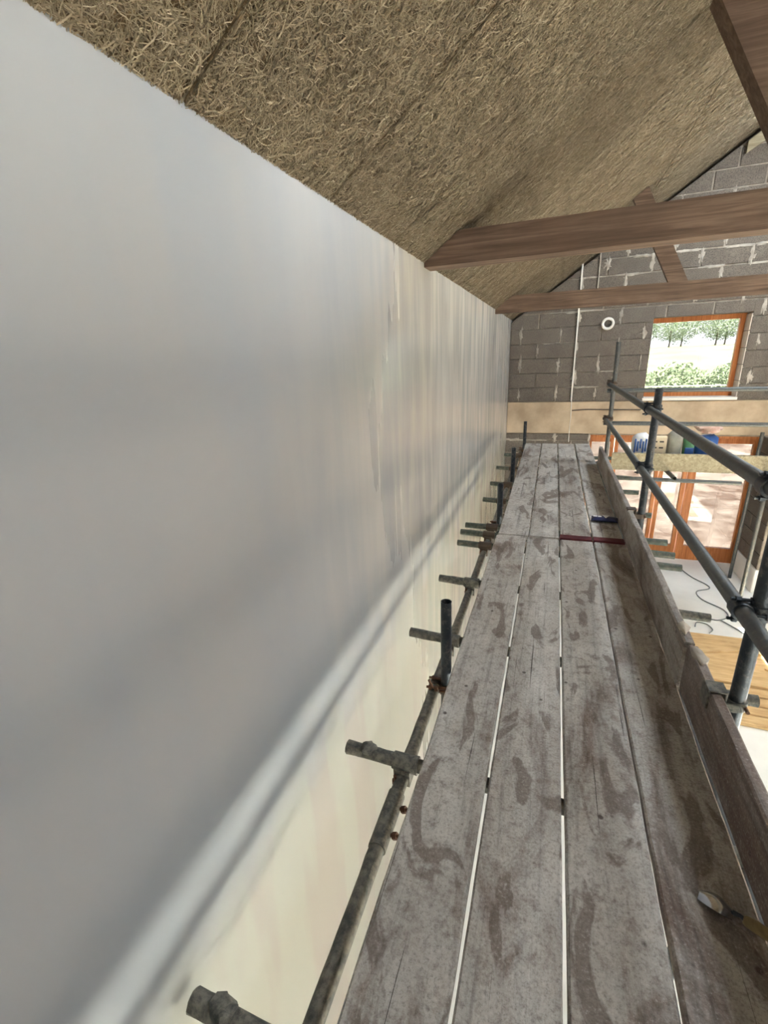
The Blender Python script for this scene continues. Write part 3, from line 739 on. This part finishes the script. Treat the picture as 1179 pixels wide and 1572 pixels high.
# things standing on the return deck
def sack(name, x0, x1, y0, y1, z0, z1, mat, label, cat, seed, parts=()):
    mb = MB(); n, m = 14, 9; c = Vector(((x0 + x1) / 2, (y0 + y1) / 2, 0)); hx, hy = (x1 - x0) / 2, (y1 - y0) / 2
    v = []; f = []
    for k in range(m + 1):
        t = k / m; sw = 1 - .10 * (2 * t - 1) ** 4 - (.35 if k == m else 0) - (.08 if k == 0 else 0)
        for i in range(n):
            a = 2 * math.pi * i / n; ca, sa = math.cos(a), math.sin(a); p = 3.5
            rr = (abs(ca) ** p + abs(sa) ** p) ** (-1 / p); g = 1 + .10 * mnoise.noise(Vector((ca * 2, sa * 2, t * 4 + seed)))
            v.append((c.x + ca * rr * hx * sw * g, c.y + sa * rr * hy * sw * g, z0 + (z1 - z0) * t * (1 + .03 * ca)))
    for k in range(m):
        for i in range(n):
            j = (i + 1) % n; f.append((k * n + i, k * n + j, (k + 1) * n + j, (k + 1) * n + i))
    f.append(tuple(range(n))[::-1]); f.append(tuple(m * n + i for i in range(n)))
    o = mb.add(v, f).build(name, M[mat], None, 1.0); tag(o, label, cat)
    for nm, bx, mt in parts: MB().bbox(*bx, .002).build(nm, M[mt], o, None)
    return o
zd = -.054
sack('paper_sack', .98, 1.17, 6.42, 6.56, zd, .31, 'wht', 'white sack with blue slanting print on the return deck', 'sack', 2.0,
     [('print_stripe', (1.0 + .03 * k, 1.018 + .03 * k, 6.412, 6.43, .06 + .035 * (k % 3), .25 - .03 * (k % 2)), 'sackblue') for k in range(5)])
cr = MB().bbox(1.17, 1.355, 6.42, 6.48, zd, .285, .006).build('carton', M['cream'], None, None); tag(cr, 'cream carton with short dark slots beside the grey sack', 'carton')
for i in range(3):
    for j in range(2): MB().bbox(1.205 + j * .07, 1.25 + j * .07, 6.413, 6.425, .06 + i * .075, .078 + i * .075, .002).build('slot', M['slot'], cr, None)
sack('plaster_sack', 1.37, 1.53, 6.42, 6.58, zd, .35, 'sackgrey', 'grey-green plaster sack on the return deck', 'sack', 7.0)
sack('plaster_sack', 1.54, 1.66, 6.42, 6.55, zd, .33, 'sackgreen', 'green and blue sack between grey and blue sacks', 'sack', 9.0, [('blue_panel', (1.555, 1.645, 6.404, 6.43, .02, .15), 'sackblue')])
sk2 = sack('plaster_sack', 1.67, 1.90, 6.42, 6.58, zd, .30, 'sackblue', 'crumpled blue sack at the right of the sack row', 'sack', 12.0)
rgm = MB().blob((1.79, 6.50, .372), (.13, .09, .05), 5, .8, 14, 9, 3).build('rag', M['pink'], None, 1.2); tag(rgm, 'pinkish crumpled rag on top of the blue sack', 'rag')

# ================================================================== small things
# navy packet on the short far board
pk = MB(); n = 14; v = []; f = []
for k in range(13):
    t = k / 12; e = 1 - .75 * abs(2 * t - 1) ** 8
    for i in range(n):
        a = 2 * math.pi * i / n; v.append((-.098 + .196 * t, math.cos(a) * .050 * (1 - .1 * abs(2 * t - 1) ** 4), .004 + (.021 + .019 * math.sin(a)) * (e if math.sin(a) > 0 else 1) * .95))
for k in range(12):
    for i in range(n):
        j = (i + 1) % n; f.append((k * n + i, k * n + j, (k + 1) * n + j, (k + 1) * n + i))
f.append(tuple(range(n))[::-1]); f.append(tuple(12 * n + i for i in range(n)))
pk = pk.add(v, f).build('packet', M['navy'], None, 1.0); pk.location = (.460, 3.875, .0075); pk.rotation_euler = (0, 0, -.10)
tag(pk, 'navy blue packet with a white triangle lying by the toe board', 'packet')
def decal(pts, zz, nm):
    mb = MB(); n_ = len(pts); mb.add([(x, y, zz) for x, y in pts] + [(x, y, zz + .002) for x, y in pts], [tuple(range(n_))[::-1], tuple(range(n_, 2 * n_))] + [(i, (i + 1) % n_, n_ + (i + 1) % n_, n_ + i) for i in range(n_)])
    o = bpy.data.objects.new(nm, mb.mesh(nm, M['wht'], None)); col.objects.link(o); o.parent = pk
decal([(-.02, .034), (.034, .034), (.008, -.036)], .0425, 'print_triangle')
decal([(-.085, -.02), (-.055, -.02), (-.055, .004), (-.085, .004)], .0425, 'print_bar'); decal([(-.05, -.02), (-.024, -.02), (-.024, .004), (-.05, .004)], .0425, 'print_bar')

# small trowel by the near toe board
tr = empty('hand_trowel', (.506, .972, .002)); tr.rotation_euler = (0, 0, -.42)
def loc_part(mb, nm, mat, sm=.8):
    o = bpy.data.objects.new(nm, mb.mesh(nm, M[mat], sm)); col.objects.link(o); o.parent = tr; return o
b = MB(); v = []; f = []
for k in range(9):                       # dished leaf blade, concave side up
    t = k / 8; x = -.072 + .072 * t; hw = .004 + .019 * math.sin(math.pi * min(1, .12 + t * .80)) ** .8
    for i in range(7):
        s_ = i / 6 * 2 - 1; zz = .006 + .012 * (1 - s_ * s_) + .010 * math.sin(math.pi * t)
        v.append((x, s_ * hw, zz))
v2 = [(x, y, zz - .0018) for x, y, zz in v]
for k in range(8):
    for i in range(6):
        q = (k * 7 + i, (k + 1) * 7 + i, (k + 1) * 7 + i + 1, k * 7 + i + 1); f.append(q); f.append(tuple(63 + j for j in q[::-1]))
rim = [k * 7 for k in range(9)] + [56 + i for i in range(1, 7)] + [k * 7 + 6 for k in range(7, -1, -1)] + [i for i in range(5, 0, -1)]
for k in range(len(rim)): p, q = rim[k], rim[(k + 1) % len(rim)]; f.append((p, q, q + 63, p + 63))
b.add(v + v2, f); loc_part(b, 'blade', 'steel')
loc_part(MB().path([(-.002, 0, .018), (.012, 0, .022), (.022, 0, .018)], [.006, .0045, .006], 8), 'shank', 'dark')
loc_part(MB().path([(.018, 0, .017), (.024, 0, .017), (.045, 0, .018), (.07, 0, .017), (.085, 0, .016)], [.008, .012, .0145, .0135, .012], 12), 'handle', 'handle')
loc_part(MB().path([(.084, 0, .016), (.10, 0, .016), (.104, 0, .016)], [.0135, .0135, .008], 12), 'end_cap', 'navy')
tag(tr, 'small hand trowel with shiny blade lying by the near toe board', 'trowel')

# extension cord, boards and rubble on the floor below
def spline(P, n=8):
    P = [Vector(p) for p in P]; out = []
    for k in range(len(P) - 1):
        a, b, c, d = P[max(k - 1, 0)], P[k], P[k + 1], P[min(k + 2, len(P) - 1)]
        for i in range(n):
            t = i / n; out.append(.5 * ((2 * b) + (c - a) * t + (2 * a - 5 * b + 4 * c - d) * t * t + (-a + 3 * b - 3 * c + d) * t ** 3))
    return out + [P[-1]]
zc = ZF + .009
cd1 = MB().path(spline([(2.13, 8.15, zc), (2.25, 7.74, zc), (2.40, 7.50, zc), (2.40, 7.36, zc), (2.21, 7.22, zc), (2.22, 6.98, zc), (2.41, 6.75, zc), (2.415, 6.55, zc), (2.25, 6.42, zc), (2.1, 6.48, zc)]), .008, 6).build('extension_cord', M['cord']); tag(cd1, 'grey extension cord winding across the pale concrete floor', 'cord')
cd2 = MB().path(spline([(2.30, 6.44, zc), (2.42, 6.26, zc), (2.5, 6.14, zc), (2.7, 6.08, zc)]), .007, 6).build('extension_cord', M['cord']); tag(cd2, 'short grey cord tail running to the plywood sheets', 'cord')
def plank(x0, x1, y0, y1, z0, z1, mat, nm, label, grp, rot=0.0, cat='board'):
    cx, cy = (x0 + x1) / 2, (y0 + y1) / 2
    o = MB().bbox(x0 - cx, x1 - cx, y0 - cy, y1 - cy, 0, z1 - z0, .003).build(nm, M[mat], None, None); o.location = (cx, cy, z0); o.rotation_euler = (0, 0, rot); return tag(o, label, cat, grp)
plank(1.5, 3.1, 5.05, 6.02, ZF + .0005, ZF + .019, 'ply', 'plywood_sheet', 'tan plywood sheet flat on the floor beside the cord', 'sheets on the floor', .03, 'plywood')
for k in range(5):
    y = 4.40 + k * .15
    plank(1.5 + .06 * (k % 2), 3.2, y, y + .125, ZF + .001 + (.02 if k == 4 else 0), ZF + .046 + (.02 if k == 4 else 0), 'ply', 'floor_plank', 'tan timber plank on the floor below, %s from the near toe board' % ('nearest', 'second', 'third', 'fourth', 'fifth')[k], 'planks on the floor', .02 * ((k % 3) - 1))
for k, (x, y, r_) in enumerate(((2.2, 5.28, 1.2), (2.32, 5.42, 1.0))):
    plank(x - .13, x + .13, y - .018, y + .018, ZF + .0195 + (.0 if k == 0 else .0), ZF + .042, ('pale', 'pink')[k], 'timber_offcut', ('pale timber offcut on the plywood sheet', 'pinkish timber offcut on the plywood sheet')[k], 'offcuts on the plywood', r_, 'offcut')
wb = MB().blob((2.50, 5.72, ZF + .09), (.09, .07, .056), 4, .6, 14, 9, 2.5).build('plastic_bag', M['wht'], None, 1.2); tag(wb, 'crumpled white plastic bag on the plywood sheet', 'bag')

for k, (x, y, r_, L_) in enumerate(((2.05, 5.62, .35, .5), (2.62, 5.3, -.5, .42), (2.12, 5.12, .05, .6))):
    plank(x - L_ / 2, x + L_ / 2, y - .012, y + .012, ZF + .0215, ZF + .037, 'ply', 'batten', ('thin batten at the far side of the plywood sheet', 'thin slanting batten at the right of the plywood sheet', 'thin batten at the near side of the plywood sheet')[k], 'battens on the plywood', r_, 'batten')
cd3 = MB().path(spline([(1.95, 6.18, zc), (2.0, 6.3, zc), (2.1, 6.28, zc), (2.14, 6.16, zc), (2.08, 6.06, zc)]), .007, 6).build('extension_cord', M['cord']); tag(cd3, 'small loop of grey cord by the long transom end', 'cord')
# offcuts wedged under the roof at the gable
wg = MB().prism([(2.10, 3.62), (2.34, 3.76), (2.34, roofz(2.34) - .07), (2.10, roofz(2.10) - .07)], YF - .05, YF - .012).build('board_offcut', M['pale'], None, None); tag(wg, 'pale board offcut wedged under the roof on the gable', 'offcut')
wi = MB().prism([(2.40, 3.62), (2.75, 3.50), (2.75, 3.86), (2.40, 3.86)], YF - .06, YF - .012).build('insulation_slab', M['pink'], None, None); tag(wi, 'pinkish insulation slab high on the gable at the right edge', 'insulation')
